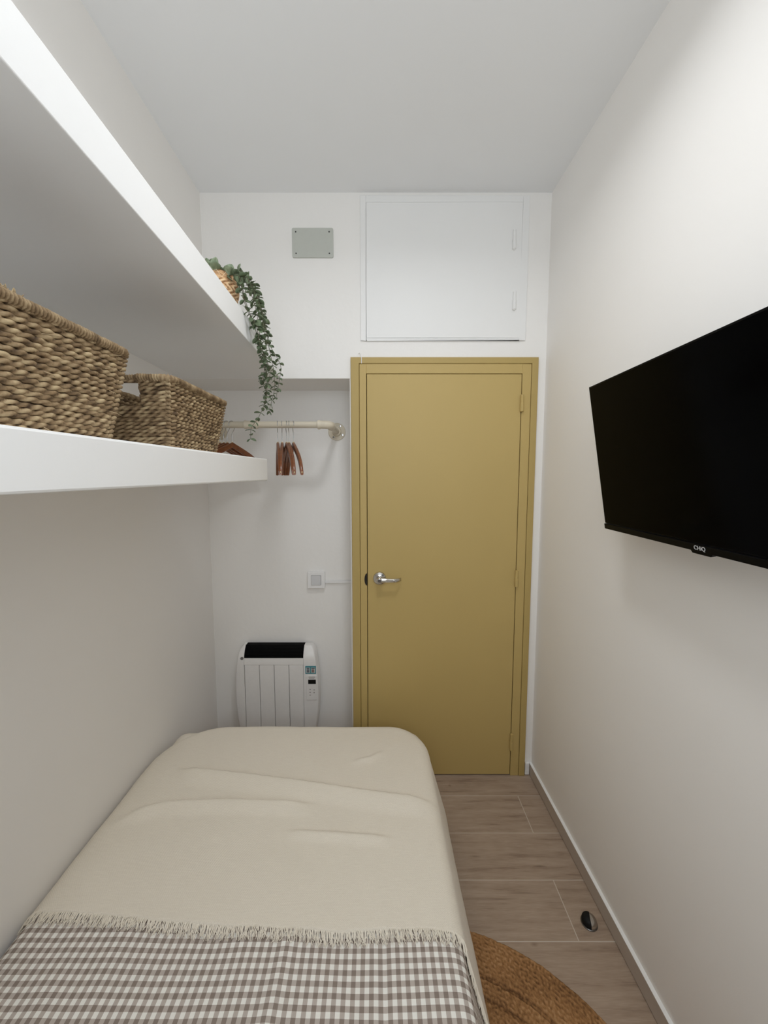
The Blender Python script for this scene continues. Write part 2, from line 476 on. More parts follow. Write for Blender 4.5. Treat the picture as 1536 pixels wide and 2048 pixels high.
pn.build('hatch_panel', M['gloss_white'], hatch, smooth=30)
for v0, v1 in ((462, 500), (585, 621)):
    z1, z0 = at_y(1028, v0, yy).z, at_y(1028, v1, yy).z
    x = at_y(1028, (v0 + v1)/2, yy).x
    MB().lathe([(.002, z0 - .003), (.0088, z0 + .003), (.0090, (z0+z1)/2), (.0074, (z0+z1)/2 + .001), (.0070, z1), (.002, z1 + .002)], (x, yy - .006, 0), 14).build('hinge', M['gloss_white'], hatch, smooth=40)

# ------------------------------------------------------------------ grey blanking plate
a, b_ = at_y(584, 457, D1), at_y(667, 516.5, D1)
pl = empty('cover_plate', ((a.x + b_.x)/2, D1, (a.z + b_.z)/2), 'grey rectangular blanking plate with four corner screws on the upper wall', 'plate')
o = MB().prism([(x, D1 - .006, z) for x, z in rrect(a.x, b_.x, b_.z, a.z, .007)], (0, .0075, 0)).build('plate', M['grey_plate'], pl, bevel=.0012)
for sx in (a.x + .018, b_.x - .018):
    for sz in (a.z - .018, b_.z + .018):
        MB().lathe([(.0033, D1 - .0058), (.0033, D1 - .0068), (.0001, D1 - .0068)], (sx, 0, sz), 12, 'y').build('screw', M['screw'], pl)

# ------------------------------------------------------------------ light switch and cable trunking on the alcove wall
a, b_ = at_y(616.5, 1142, D2), at_y(651, 1174, D2)
sw = empty('light_switch', ((a.x + b_.x)/2, D2, (a.z + b_.z)/2), 'square white light switch with pale grey rocker on the alcove wall', 'light switch')
cx, cz = sw.location.x, sw.location.z
MB().prism([(x, D2 - .026, z) for x, z in rrect(a.x, b_.x, b_.z, a.z, .004)], (0, .026, 0)).build('switch_box', M['plastic'], sw, bevel=.002)
rr = .028
MB().prism([(x, D2 - .0275, z) for x, z in rrect(cx - rr, cx + rr, cz - rr, cz + rr, .002)], (0, .003, 0)).build('rim', M['ink'], sw)
rr = .0268
MB().prism([(x, D2 - .031, z) for x, z in rrect(cx - rr, cx + rr, cz - rr, cz + rr, .002)], (0, .006, 0)).build('rocker', M['switch_grey'], sw, bevel=.001)
t = MB()
tz = at_y(675, 1163, D2).z
t.box(b_.x, XA - .012, D2 - .012, D2, tz - .008, tz + .008)
t.box(XA - .012, XA - .0005, D2 - .012, D2, .02, tz + .008)
tag(t.build('cable_trunking', M['plastic'], bevel=.002), 'slim white cable trunking running from the light switch down beside the door frame', 'cable trunking')

# ------------------------------------------------------------------ electric heater
HY0, HY1 = D2 - .085, D2 - .012       # front, back
def hp(u, v): return at_y(u, v, HY0)
hz1, hz0 = hp(550, 1296).z, .075
ht = empty('electric_heater', (hp(555, 1400).x, D2, hz0), 'white wall-mounted electric panel heater behind the foot of the bed', 'heater')
xl = [hp(u, 1385).x for u in (490, 519.7, 549, 578.5, 607.5)]
xR = hp(637.5, 1385).x; xL = hp(470.5, 1385).x
Hh = hz1 - hz0
def bulge(t): return (1 - (2*t - 1)**2)          # 0 at top and bottom, 1 mid-height
def front_y(z):                                   # the front leans back near the top
    k = max(0, (z - (hz1 - .075))/.075)
    return HY0 + .035*k*k
def cap(x_in, x_out, sgn, name):
    m_ = MB(); vs = []; N = 22
    for i in range(N + 1):
        t_ = i/N; z = hz0 + Hh*t_
        xo = x_out - sgn*.028*(1 - bulge(t_))
        e = .012
        y = front_y(z)
        top = (1 - t_)*Hh
        if top < .02: xo -= sgn*.012*(1 - top/.02)**2
        for (x, yv) in ((x_in, HY1), (x_in, y), (xo - sgn*.010, y), (xo - sgn*.003, y + .004), (xo, y + .012), (xo, HY1)):
            vs.append((x, yv, z))
    n = 6
    fs = [(i*n + k, i*n + (k+1) % n, (i+1)*n + (k+1) % n, (i+1)*n + k) for i in range(N) for k in range(n)]
    fs += [tuple(range(n)), tuple(N*n + k for k in range(n))]
    m_.add(vs, fs); return m_.build(name, M['heater'], ht, smooth=35)
cap(xl[0] - .0008, xL, -1, 'end_cap'); rc = cap(xl[4] + .0008, xR, 1, 'end_cap')
gz0 = hp(550, 1317).z; bz = hp(550, 1330).z
for i in range(4):
    e = MB(); x0, x1 = xl[i] + .0012, xl[i+1] - .0012
    e.box(x0, x1, HY0 + .002, HY1, hz0, bz - .001)
    e.build('heating_element', M['heater'], ht, bevel=.003)
e = MB(); vs = []
e.prism([(xl[0], front_y(z_), z_) for z_ in (bz, bz + .012, gz0)] + [(xl[0], HY1, gz0), (xl[0], HY1, bz)], (xl[4] - xl[0], 0, 0))
e.build('top_band', M['heater'], ht, bevel=.001)
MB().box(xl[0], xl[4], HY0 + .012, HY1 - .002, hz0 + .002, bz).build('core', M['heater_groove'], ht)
gp = [(front_y(gz0) + .003, gz0)] + [(front_y(gz0 + (hz1 - gz0)*k/5) + .003, gz0 + (hz1 - gz0)*k/5) for k in range(1, 6)]
gr_ = MB().prism([(xl[0], y, z) for y, z in gp] + [(xl[0], HY1, hz1), (xl[0], HY1, gz0)], (xl[4] - xl[0], 0, 0))
for k in (.25, .5, .75):
    z = gz0 + (hz1 - gz0)*k
    gr_.box(xl[0] + .002, xl[4] - .002, front_y(z) - .0005, front_y(z) + .004, z - .0012, z + .0012)
gr_.build('air_grille', M['grille'], ht)
def on_front(u0, u1, v0, v1, th, name, mat, parent=ht, r=.002, y=None):
    a, b = hp(u0, v0), hp(u1, v1)
    yf = (HY0 if y is None else y)
    return MB().prism([(x, yf - th, z) for x, z in rrect(a.x, b.x, b.z, a.z, r, 4)], (0, th + .002, 0)).build(name, mat, parent)
pa = on_front(612.5, 634.5, 1351, 1399.5, .0040, 'control_panel', M['heater'], ht, .006)
bv_ = pa.modifiers.new('edge', 'BEVEL'); bv_.width = .0018; bv_.segments = 3; bv_.limit_method = 'ANGLE'
on_front(616.5, 632, 1358.5, 1367, .0047, 'display', M['black'], pa, .0005)
for (u, v) in ((620.5, 1378), (628.5, 1379), (620.5, 1384), (628.5, 1384.5), (620.5, 1389.5)):
    on_front(u - .9, u + .9, v - .9, v + .9, .0045, 'button', M['ink'], pa, .0008)
on_front(617.5, 630, 1352.8, 1354, .0044, 'printed_line', M['ink'], pa, .0002)
on_front(618, 629, 1355.8, 1356.6, .0044, 'printed_line', M['ink'], pa, .0002)
st = on_front(610.5, 632, 1332, 1347.5, .0012, 'sticker', M['label_teal'], ht, .002)
on_front(612.2, 620.2, 1335, 1345.5, .0018, 'sticker_field', M['label_white'], st, .0004)
on_front(622.5, 630.3, 1335, 1345.5, .0018, 'sticker_field', M['label_white'], st, .0004)
for q in ((613.4, 619, 1335.4, 1337.2, 'label_ink'), (613.6, 619, 1338.6, 1341, 'label_ink'), (613.6, 619, 1342, 1344.4, 'label_ink'), (623, 629.6, 1335.4, 1337.2, 'label_ink'), (623.4, 628.8, 1338.4, 1344.6, 'label_rust')):
    on_front(*q[:4], .0023, 'printed_block', M[q[4]], st, .0002)
c_ = hp(483.7, 1317)
MB().lathe([(.0085, HY0 + .002), (.0085, HY0 - .0015), (.0065, HY0 - .0025), (.0001, HY0 - .0025)], (c_.x, 0, c_.z), 18, 'y').build('cap_screw', M['ink'], ht, smooth=40)

# ------------------------------------------------------------------ clothes rail and hangers
RY, RZ, RR = 1.855, 1.789, .0155
rail = empty('clothes_rail', (-.58, D2, RZ), 'cream painted iron pipe clothes rail on round flanges in the alcove', 'clothes rail')
ex = -.2575; lx = -.905
MB().lathe([(RR, lx + .03), (RR, ex - .03)], (0, RY, RZ), 20, 'x').build('pipe', M['rail'], rail, smooth=40)
cx = at_y(502, 846, RY).x
MB().lathe([(.0165, cx - .032), (.0205, cx - .030), (.0205, cx - .022), (.0185, cx - .018), (.0185, cx + .018), (.0205, cx + .022), (.0205, cx + .030), (.0165, cx + .032)], (0, RY, RZ), 22, 'x').build('coupling', M['rail'], rail, smooth=40)
for sx, x in ((1, ex), (-1, lx)):
    el = MB(); pth = []; rad = []
    R_ = .026
    for (d, r_) in ((.058, .0170), (.056, .0215), (.046, .0215), (.042, .0190), (.034, .0190)):
        pth.append((x - sx*d, RY, RZ)); rad.append(r_)
    for k in range(9):
        a = PI/2*k/8
        pth.append((x - sx*R_ + sx*R_*math.sin(a), RY + R_ - R_*math.cos(a), RZ)); rad.append(.0190)
    for (d, r_) in ((.034, .0190), (.042, .0190), (.046, .0215), (.056, .0215), (.058, .0165)):
        pth.append((x, RY + d, RZ)); rad.append(r_)
    el.tube(pth, rad, 22); el.build('elbow', M['rail'], rail, smooth=50)
    MB().lathe([(RR, RY + .05), (RR, D2 - .006)], (x, 0, RZ), 20, 'y').build('nipple', M['rail'], rail, smooth=40)
    fl = MB().lathe([(.047, D2), (.047, D2 - .005), (.045, D2 - .007), (.026, D2 - .008), (.023, D2 - .022), (.0215, D2 - .024), (.0158, D2 - .024)], (x, 0, RZ), 36, 'y').build('flange', M['rail'], rail, smooth=35)
    for k in range(4):
        a = PI/4 + PI/2*k + .25
        MB().lathe([(.0052, D2 - .006), (.0052, D2 - .009), (.0001, D2 - .0098)], (x + .035*math.cos(a), 0, RZ + .035*math.sin(a)), 12, 'y').build('screw', M['steel_dark'] if k in (2,) else M['wire'], fl, smooth=40)

def make_hanger():
    """hanger lying in the local y-z plane, its hook over the origin (the rail axis)"""
    h = empty('coat_hanger', (0, 0, 0))
    Hr = RR + .0022
    pth = []
    for k in range(15):
        a = math.radians(-20 + 215*k/14)
        pth.append((0, -Hr*math.cos(a)*1.05, Hr*math.sin(a)*1.0))
    pth = list(reversed(pth)) if False else pth
    # from the open tip round the top, then down to the wood
    pth += [(0, Hr*1.0, -.010), (0, Hr*.75, -.022), (0, Hr*.3, -.034), (0, 0, -.045), (0, 0, -.060), (0, 0, -.090)]
    MB().tube(pth, .0016, 7).build('hook', M['wire'], h, smooth=80, local=True)
    wd = MB(); top = []; bot = []
    N = 24; W = .208
    for i in range(N + 1):
        y = -W + 2*W*i/N; q = abs(y)/W
        zc = -.095 - .088*q - .044*q**5
        hh = .0125 + .0025*q
        if i in (0, N): hh *= .55
        top.append((y, zc + hh)); bot.append((y, zc - hh - (.003 if q > .85 else 0)))
    poly = top + list(reversed(bot))
    th = .0066
    vs = []; 
    n = N + 1
    for (x, inset) in ((-th, .0028), (-th*.55, 0), (th*.55, 0), (th, .0028)):
        for i in range(n): vs.append((x, top[i][0], top[i][1] - inset))
        for i in range(n): vs.append((x, bot[i][0], bot[i][1] + inset))
    fs = []
    for L in range(3):
        o1, o2 = L*2*n, (L+1)*2*n
        for i in range(n - 1):
            fs.append((o1+i, o2+i, o2+i+1, o1+i+1)); fs.append((o1+n+i, o1+n+i+1, o2+n+i+1, o2+n+i))
        fs.append((o1, o1+n, o2+n, o2)); fs.append((o1+n-1, o2+n-1, o2+2*n-1, o1+2*n-1))
    for o_ in (0, 6*n):
        for i in range(n - 1): fs.append((o_+i, o_+i+1, o_+n+i+1, o_+n+i))
    wd.add(vs, fs)
    wd.build('wooden_arms', M['walnut'], h, smooth=35, local=True)
    for sy in (-1, 1):
        MB().sphere((0, sy*(W + .0005), -.2265), .0036, 8).build('pin', M['brass'], h, smooth=80, local=True)
    MB().lathe([(.0042, -.0825), (.0042, -.0805), (.0018, -.0795)], (0, 0, 0), 12).build('hook_collar', M['brass'], h, smooth=60, local=True)
    return h
proto = make_hanger()
right_grp = [(554.8, 17), (563.6, 12), (572.5, 21), (577.5, 19), (586.5, 22)]
names_r = ['dark wooden hanger furthest left of the five bunched beside the trailing plant',
           'dark wooden hanger second from the left of the five bunched on the rail',
           'dark wooden hanger in the middle of the five bunched on the rail',
           'dark wooden hanger second nearest the pipe flange by the door',
           'dark wooden hanger nearest the pipe flange by the door']
left_grp = [(439, -27), (446.5, -24), (453.5, -22), (463.5, -25)]
names_l = ['dark wooden hanger closest behind the seagrass basket, mostly hidden by it',
           'dark wooden hanger second from the basket of the four left of the plant',
           'dark wooden hanger third from the basket of the four left of the plant',
           'dark wooden hanger rightmost of the four seen above the low shelf end']
first = True
for grp, nm, gname in ((right_grp, names_r, 'hangers bunched near the pipe flange'), (left_grp, names_l, 'hangers behind the low shelf end')):
    for (u, rot), lab in zip(grp, nm):
        h = proto if first else copy_tree(proto)
        first = False
        h.location = (at_y(u, 852, RY).x, RY, RZ); h.rotation_euler = (0, 0, math.radians(rot))
        tag(h, lab, 'hanger', gname)

# ------------------------------------------------------------------ the two built-in shelves
zt = 2.09
s1 = MB()
s1.prism([(XS(YF), YF, ZB), (XS(D1), D1, ZB), (XLL(D1), D1, ZB), (XLL(YF), YF, ZB)], (0, 0, zt - ZB))
s1.prism([(XS(D1), D1, ZB - .0005), (XS(D1), D1 + .004, ZB - .0005), (XLL(D2), D1 + .004, ZB - .0005), (XLL(D2), D1, ZB - .0005)], (0, 0, .02))
tag(s1.build('high_shelf', M['shelf'], bevel=.004), 'thick white built-in shelf high on the left wall holding the trailing plant', 'shelf')
ye = 1.588
def zlo(y): return 1.517 + .0068*y
def zhi(y): return 1.5935 + .0138*y
s2 = MB(); vs = []
for y in (YF, ye):
    vs += [(XS(y), y, zlo(y)), (XLL(y), y, zlo(y)), (XLL(y), y, zhi(y)), (XS(y), y, zhi(y))]
s2.add(vs, [(0,1,2,3), (7,6,5,4), (0,4,5,1), (1,5,6,2), (2,6,7,3), (3,7,4,0)])
tag(s2.build('low_shelf', M['shelf'], bevel=.004), 'thick white built-in shelf at eye level on the left carrying the seagrass baskets', 'shelf')

# ------------------------------------------------------------------ seagrass baskets
def make_basket(seed, cx, cy, zb, Wb, Lb, Wt, Lt, H, rows, rot=0, fray=None):
    rnd = random.Random(seed)
    root = empty('seagrass_basket', (cx, cy, zb), rz=rot)
    def outline(hw, hl, r, step):
        P = rrect(-hw, hw, -hl, hl, r, 10); P.append(P[0])
        out = []; L = 0
        for i in range(len(P) - 1):
            a, b = Vector(P[i]), Vector(P[i+1]); d = (b - a).length; k = max(1, int(d/step))
            for j in range(k): out.append((a + (b - a)*(j/k), L + d*j/k))
            L += d
        return out, L
    body = MB(); tones = []
    pit = H/rows; r0 = pit*.60
    hole_lo, hole_hi = .60*H, .93*H
    for row in range(rows):
        t = (row + .5)/rows; z = H*t
        hw = Wb/2 + (Wt - Wb)/2*t; hl = Lb/2 + (Lt - Lb)/2*t
        pts, L = outline(hw, hl, .022, .0024)
        m = len(pts); n = 9
        turns = round(L/.040); ph = rnd.random()*6.28; sd = rnd.random()*50
        ring_ok = []; vs = []
        for i, (p, l) in enumerate(pts):
            pn_ = pts[(i+1) % m][0]; pp = pts[i-1][0]
            tg = (pn_ - pp).normalized(); nr = Vector((tg.y, -tg.x))
            tw = 2*PI*turns*l/L + ph
            wob = .0012*noise.noise(Vector((l*22, sd, 0))); wz = .0016*noise.noise(Vector((l*18, sd, 7)))
            fat = 1 + .22*noise.noise(Vector((l*45, sd, 3)))
            for k in range(n):
                th = 2*PI*k/n
                lobe = abs(math.cos(th - tw/2*1.0 - tw/2))
                rr_ = r0*fat*(.62 + .46*lobe)
                q = p + nr*(rr_*math.cos(th)*1.0 + wob)
                vs.append((q.x, q.y, z + wz + rr_*math.sin(th)))
                side = 1 if math.cos(th - tw) > 0 else 0
                fib = noise.noise(Vector((l*55 + side*17, sd + side*9, row*3.1)))
                crev = (lobe - .5)*.5  # hollows between strands darkened: crevice shade put into the tone
                tones.append(min(1, max(0, .46 + .70*fib + crev*.9)))
            inhole = (hole_lo < z < hole_hi) and abs(p.x) < .042 and abs(p.y) > hl - .03
            ring_ok.append(not inhole)
        fs = []
        for i in range(m):
            j = (i + 1) % m
            if ring_ok[i] and ring_ok[j]:
                for k in range(n): fs.append((i*n+k, i*n+(k+1) % n, j*n+(k+1) % n, j*n+k))
            elif ring_ok[i]: fs.append(tuple(i*n+k for k in range(n)))
            elif ring_ok[j]: fs.append(tuple(j*n+k for k in range(n)))
        body.add(vs, fs)
    # added dark sheet behind the ropes: blocks light, paints the gaps in shade
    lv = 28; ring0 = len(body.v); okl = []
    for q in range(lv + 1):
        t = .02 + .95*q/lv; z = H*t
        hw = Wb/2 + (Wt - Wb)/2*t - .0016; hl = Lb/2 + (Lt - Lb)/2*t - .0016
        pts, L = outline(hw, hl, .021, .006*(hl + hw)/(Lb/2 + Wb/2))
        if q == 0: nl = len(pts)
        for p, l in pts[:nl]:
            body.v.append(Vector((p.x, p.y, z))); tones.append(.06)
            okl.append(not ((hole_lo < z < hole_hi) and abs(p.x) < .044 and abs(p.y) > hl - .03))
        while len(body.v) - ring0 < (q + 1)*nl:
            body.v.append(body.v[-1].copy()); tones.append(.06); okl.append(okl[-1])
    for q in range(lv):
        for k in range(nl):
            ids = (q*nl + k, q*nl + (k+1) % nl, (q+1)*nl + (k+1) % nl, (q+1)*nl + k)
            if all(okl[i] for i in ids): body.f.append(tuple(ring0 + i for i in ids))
    # loose straws
    for q in range(16):
        sx = rnd.choice((-1, 1)); t = rnd.random()*.9 + .05
        hw = Wb/2 + (Wt - Wb)/2*t + r0; hl = (Lb/2 + (Lt - Lb)/2*t)*.9
        y = (rnd.random()*2 - 1)*hl; z = H*t; L_ = .012 + .02*rnd.random(); a = rnd.random()*1.2 - .6
        body_pts = [(sx*hw, y, z), (sx*(hw + .004), y + L_*.5, z + L_*.5*math.sin(a)), (sx*(hw + .002), y + L_, z + L_*math.sin(a))]
        k0 = len(body.v); body.tube(body_pts, [.0007, .0006, .0003], 4); tones += [.85]*(len(body.v) - k0)
    if fray is not None:
        for q in range(60):
            y = fray + rnd.gauss(0, .012); a = rnd.random()*PI
            b0 = Vector((Wt/2, y, H + .004)); d = Vector((rnd.gauss(0, .4), math.cos(a), .5 + abs(math.sin(a)))).normalized()*(.006 + .010*rnd.random())
            k0 = len(body.v); body.tube([b0, b0 + d*.6, b0 + d + Vector((0, 0, -.002))], [.0012, .0009, .0004], 4); tones += [.55 + .4*rnd.random()]*(len(body.v) - k0)
    body.tone = tones
    body.build('woven_body', M['seagrass'], root, smooth=180, local=True)
    # floor of the basket
    MB().prism([(x, y, .004) for x, y in rrect(-Wb/2 + .004, Wb/2 - .004, -Lb/2 + .004, Lb/2 - .004, .02)], (0, 0, .006)).build('base', M['seagrass'], root, local=True)
    # wound rim
    rim = MB(); tones = []
    pts, L = outline(Wt/2 + .001, Lt/2 + .001, .022, .0018)
    m = len(pts); n = 9; vs = []; turns = round(L/.0062)
    for i, (p, l) in enumerate(pts):
        pn_ = pts[(i+1) % m][0]; pp = pts[i-1][0]
        tg = (pn_ - pp).normalized(); nr = Vector((tg.y, -tg.x))
        hole = abs(p.x) < .040 and abs(p.y) > Lt/2 - .03
        rb = .0072 if hole else .0092
        wz = .002*noise.noise(Vector((l*16, seed, 2)))
        for k in range(n):
            th = 2*PI*k/n
            ridge = math.sin(2*PI*turns*l/L + th)
            rr_ = rb*(1 + .14*ridge + .12*noise.noise(Vector((l*70, th, seed))))
            vs.append((p.x + nr.x*rr_*math.cos(th), p.y + nr.y*rr_*math.cos(th), H + .001 + wz + rr_*math.sin(th)*(.9)))
            tones.append(min(1, max(0, .52 + .22*ridge + .5*noise.noise(Vector((l*60, seed*3.3, 1))))))
    rim.add(vs, [(i*n+k, i*n+(k+1) % n, ((i+1) % m)*n+(k+1) % n, ((i+1) % m)*n+k) for i in range(m) for k in range(n)])
    rim.tone = tones
    rim.build('wound_rim', M['seagrass'], root, smooth=180, local=True)
    # corner bindings: short stitches down each upright edge
    for sx in (-1, 1):
        for sy in (-1, 1):
            cb = MB(); tones = []
            for row in range(rows):
                t = (row + .5)/rows
                hw = Wb/2 + (Wt - Wb)/2*t - .004; hl = Lb/2 + (Lt - Lb)/2*t - .004
                z = H*t
                k0 = len(cb.v)
                cb.tube([(sx*(hw + .001), sy*(hl - .010), z - .003), (sx*(hw + .0035), sy*(hl + .0035), z + .001), (sx*(hw - .010), sy*(hl + .001), z + .004)], [.003, .0042, .003], 6)
                tones += [.45 + .45*rnd.random()]*(len(cb.v) - k0)
            cb.tone = tones
            cb.build('corner_binding', M['seagrass'], root, smooth=180, local=True)
    return root
BZ = 1.606
zb1 = zhi(.62) + .004; zb2 = zhi(1.08) + .004
bk = make_basket(3, -.617, .615, zb1, .185, .262, .232, .322, .172, 20, fray=-.085)
tag(bk, 'seagrass storage basket nearer the viewer on the low shelf, cut off by the photo edge', 'basket', 'seagrass baskets on the low shelf')
bk = make_basket(11, -.617, 1.083, zb2, .185, .262, .232, .322, .158, 18)
tag(bk, 'seagrass storage basket with open hand hole, next to the wooden hangers', 'basket', 'seagrass baskets on the low shelf')

# ------------------------------------------------------------------ trailing plant in a wicker pot
PX, PY = -.575, 1.375
plant = empty('trailing_plant', (PX, PY, zt), 'grey-green trailing plant in a small wicker pot on the high shelf', 'plant')
pot = MB(); tones = []; vs = []; n = 200; prof = []
PH = .125
m = 70
for i in range(m + 1):
    t = i/m; r = .050 + .026*math.sin(PI*min(1, t*1.05)*.62) - (.004*(t - .8)/.2 if t > .8 else 0)
    for k in range(n):
        a = 2*PI*k/n
        slant = a*20 + (1 if int(t*8.9) % 2 else -1)*t*60
        bmp = .0018*math.sin(slant) if t < .78 else .0005*math.sin(t*300)
        tone = .52 + .42*math.sin(slant) + .35*noise.noise(Vector((math.cos(a)*16, math.sin(a)*16, t*22))) if t < .78 else .36 + .4*noise.noise(Vector((math.cos(a)*4, math.sin(a)*4, t*30)))
        vs.append((PX + (r + bmp)*math.cos(a), PY + (r + bmp)*math.sin(a), zt + PH*t)); tones.append(min(1, max(0, tone)))
fs = [(i*n+k, i*n+(k+1) % n, (i+1)*n+(k+1) % n, (i+1)*n+k) for i in range(m) for k in range(n)]
fs.append(tuple(reversed(range(n))))
pot.add(vs, fs); pot.tone = tones
po = pot.build('pot', M['wicker'], plant, smooth=180)
zz = MB(); pth = []
for k in range(29):
    a = 2*PI*k/28; up = k % 2
    r = .0745 if not up else .0715
    pth.append((PX + r*math.cos(a), PY + r*math.sin(a), zt + PH*(.80 if not up else .985)))
zz.tube(pth, .0021, 6); zz.build('zigzag_stitch', M['stitch'], po, smooth=60)
MB().lathe([(.001, zt + PH*.86), (.066, zt + PH*.86)], (PX, PY, 0), 32, caps=False).build('filler', M['soil'], plant)

def leaf(mb, tones, pos, d, nrm, L, Wd, tone):
    """small oval cupped leaf with a midrib fold and real thickness"""
    d = d.normalized(); nrm = (nrm - d*nrm.dot(d))
    if nrm.length < 1e-4: nrm = d.orthogonal()
    nrm.normalize(); sd = d.cross(nrm)
    prof = ((.0, .10), (.16, .62), (.38, .98), (.60, 1.0), (.80, .78), (.94, .40), (1.0, .05))
    vs = []
    for t_, w_ in prof:
        c = pos + d*L*t_ - nrm*L*.16*t_*t_
        e = Wd*.5*w_
        for lay in (1, -1):
            h = .00035*lay
            vs += [c - sd*e + nrm*(e*.25 + h), c + nrm*h, c + sd*e + nrm*(e*.25 + h)]
    fs = []
    for i in range(len(prof) - 1):
        o1, o2 = i*6, (i+1)*6
        fs += [(o1, o1+1, o2+1, o2), (o1+1, o1+2, o2+2, o2+1), (o1+4, o1+3, o2+3, o2+4), (o1+5, o1+4, o2+4, o2+5),
               (o1+3, o1, o2, o2+3), (o1+2, o1+5, o2+5, o2+2)]
    mb.add(vs, fs); 
    for t_, w_ in prof: tones += [tone]*6
def smooth_path(P, n):
    """Catmull-Rom through P"""
    P = [Vector(p) for p in P]; Q = [P[0]*2 - P[1]] + P + [P[-1]*2 - P[-2]]
    out = []
    for i in range(1, len(Q) - 2):
        for k in range(n):
            t = k/n
            out.append(.5*((2*Q[i]) + (Q[i+1] - Q[i-1])*t + (2*Q[i-1] - 5*Q[i] + 4*Q[i+1] - Q[i+2])*t*t + (3*Q[i] - Q[i-1] - 3*Q[i+1] + Q[i+2])*t**3))
    out.append(Q[-2]); return out
rnd = random.Random(21)
# crown of rounded leaves on the pot
cr = MB(); tones = []
for k in range(64):
    a = rnd.random()*2*PI; rr_ = .02 + .056*rnd.random()
    pos = Vector((PX + rr_*math.cos(a), PY + rr_*math.sin(a), zt + PH*.9 + .006*rnd.random()))
    el_ = rnd.random()*.9 + .25
    d = Vector((math.cos(a)*math.cos(el_), math.sin(a)*math.cos(el_), math.sin(el_)))
    leaf(cr, tones, pos, d, Vector((-math.cos(a)*.6 + rnd.gauss(0,.3), -math.sin(a)*.6 + rnd.gauss(0,.3), .9)), .034 + .012*rnd.random(), .027 + .008*rnd.random(), .6 + .35*rnd.random())
cr.tone = tones
cr.build('crown_leaves', M['leaf'], plant, smooth=180)
def vine(path, Ls, spacing, seed, tone0=.3, tone1=.3):
    rnd = random.Random(seed)
    P = smooth_path(path, 10)
    stem = MB().tube(P, [.0013 - .0006*i/len(P) for i in range(len(P))], 5)
    st = stem.build('vine', M['stem'], plant, smooth=80)
    lf = MB(); tones = []
    acc = 0; flip = rnd.random()*3
    tot = sum((P[i+1] - P[i]).length for i in range(len(P) - 1)); run = 0
    for i in range(1, len(P)):
        seg = (P[i] - P[i-1]); acc += seg.length; run += seg.length
        if acc >= spacing:
            acc = 0; flip += 1.35 + rnd.random()*.5
            tg = seg.normalized(); a1 = tg.orthogonal().normalized(); a2 = tg.cross(a1)
            for sgn in (1, -1):
                if rnd.random() < .06: continue
                side = (a1*math.cos(flip) + a2*math.sin(flip))*sgn
                d = side + tg*(.25 + rnd.gauss(0, .25)) + Vector((0, 0, -.1))
                q = run/tot; sz = Ls*(1.1 - .35*q)*(.8 + .45*rnd.random())
                nrm = -tg*.9 + side*.4 + Vector((rnd.gauss(0,.35), rnd.gauss(0,.35), .25 + rnd.gauss(0,.35)))
                leaf(lf, tones, P[i], d, nrm, sz, sz*(.62 + .16*rnd.random()), min(1, max(0, tone0 + tone1*(rnd.random() - .35))))
    # terminal leaves
    for k in range(3):
        d = Vector((rnd.gauss(0,1), rnd.gauss(0,1), -.8)); leaf(lf, tones, P[-1], d, Vector((0,0,1)), Ls*.7, Ls*.42, tone0 + .1)
    lf.tone = tones
    lf.build('leaves', M['leaf'], st, smooth=180)
def yv(pts, ys):
    return [at_y(u, v, y) for (u, v), y in zip(pts, ys)]
top = Vector((PX + .04, PY, zt + PH*.95))
top2 = Vector((PX + .03, PY + .05, zt + PH*.95)); top3 = Vector((PX + .045, PY - .03, zt + PH*.95))
V = [
 ([top] + yv([(478,545),(497,575),(512,620),(520,670),(528,720),(534,760),(531,800),(517,835),(503,855),(501,878)], [1.36,1.36,1.37,1.38,1.39,1.39,1.385,1.38,1.375,1.375]), .023, .0150, 1, .30),
 ([top2] + yv([(492,555),(512,590),(528,640),(537,690),(547,740),(549,775),(544,800),(538,822)], [1.44,1.45,1.45,1.46,1.46,1.46,1.46,1.46]), .024, .0155, 2, .36),
 ([top2] + yv([(500,560),(518,600),(531,650),(540,690),(553,713),(562,735),(560,752),(556,775),(552,795)], [1.47,1.48,1.49,1.49,1.49,1.49,1.49,1.49,1.49]), .021, .0175, 3, .34),
 ([top] + yv([(480,560),(490,600),(505,640),(517,680),(523,705),(529,735),(526,765),(534,790),(528,812)], [1.38,1.38,1.39,1.40,1.40,1.40,1.40,1.41,1.41]), .023, .0160, 4, .28),
 ([top3] + yv([(477,552),(484,580),(494,620),(512,650),(520,690),(530,715),(540,742),(536,770)], [1.33,1.33,1.335,1.36,1.37,1.37,1.37,1.37]), .021, .0165, 5, .34),
 ([top] + yv([(483,542),(505,575),(520,610),(528,660),(533,700),(530,735),(523,760)], [1.41,1.41,1.42,1.42,1.43,1.43,1.43]), .023, .0165, 6, .45),
 ([top2] + yv([(488,548),(503,580),(522,625),(532,668)], [1.45,1.46,1.46,1.47]), .022, .0140, 8, .42),
]
for path, Ls, spc, sd, tn in V: vine(path, Ls, spc, sd, tn, .4)

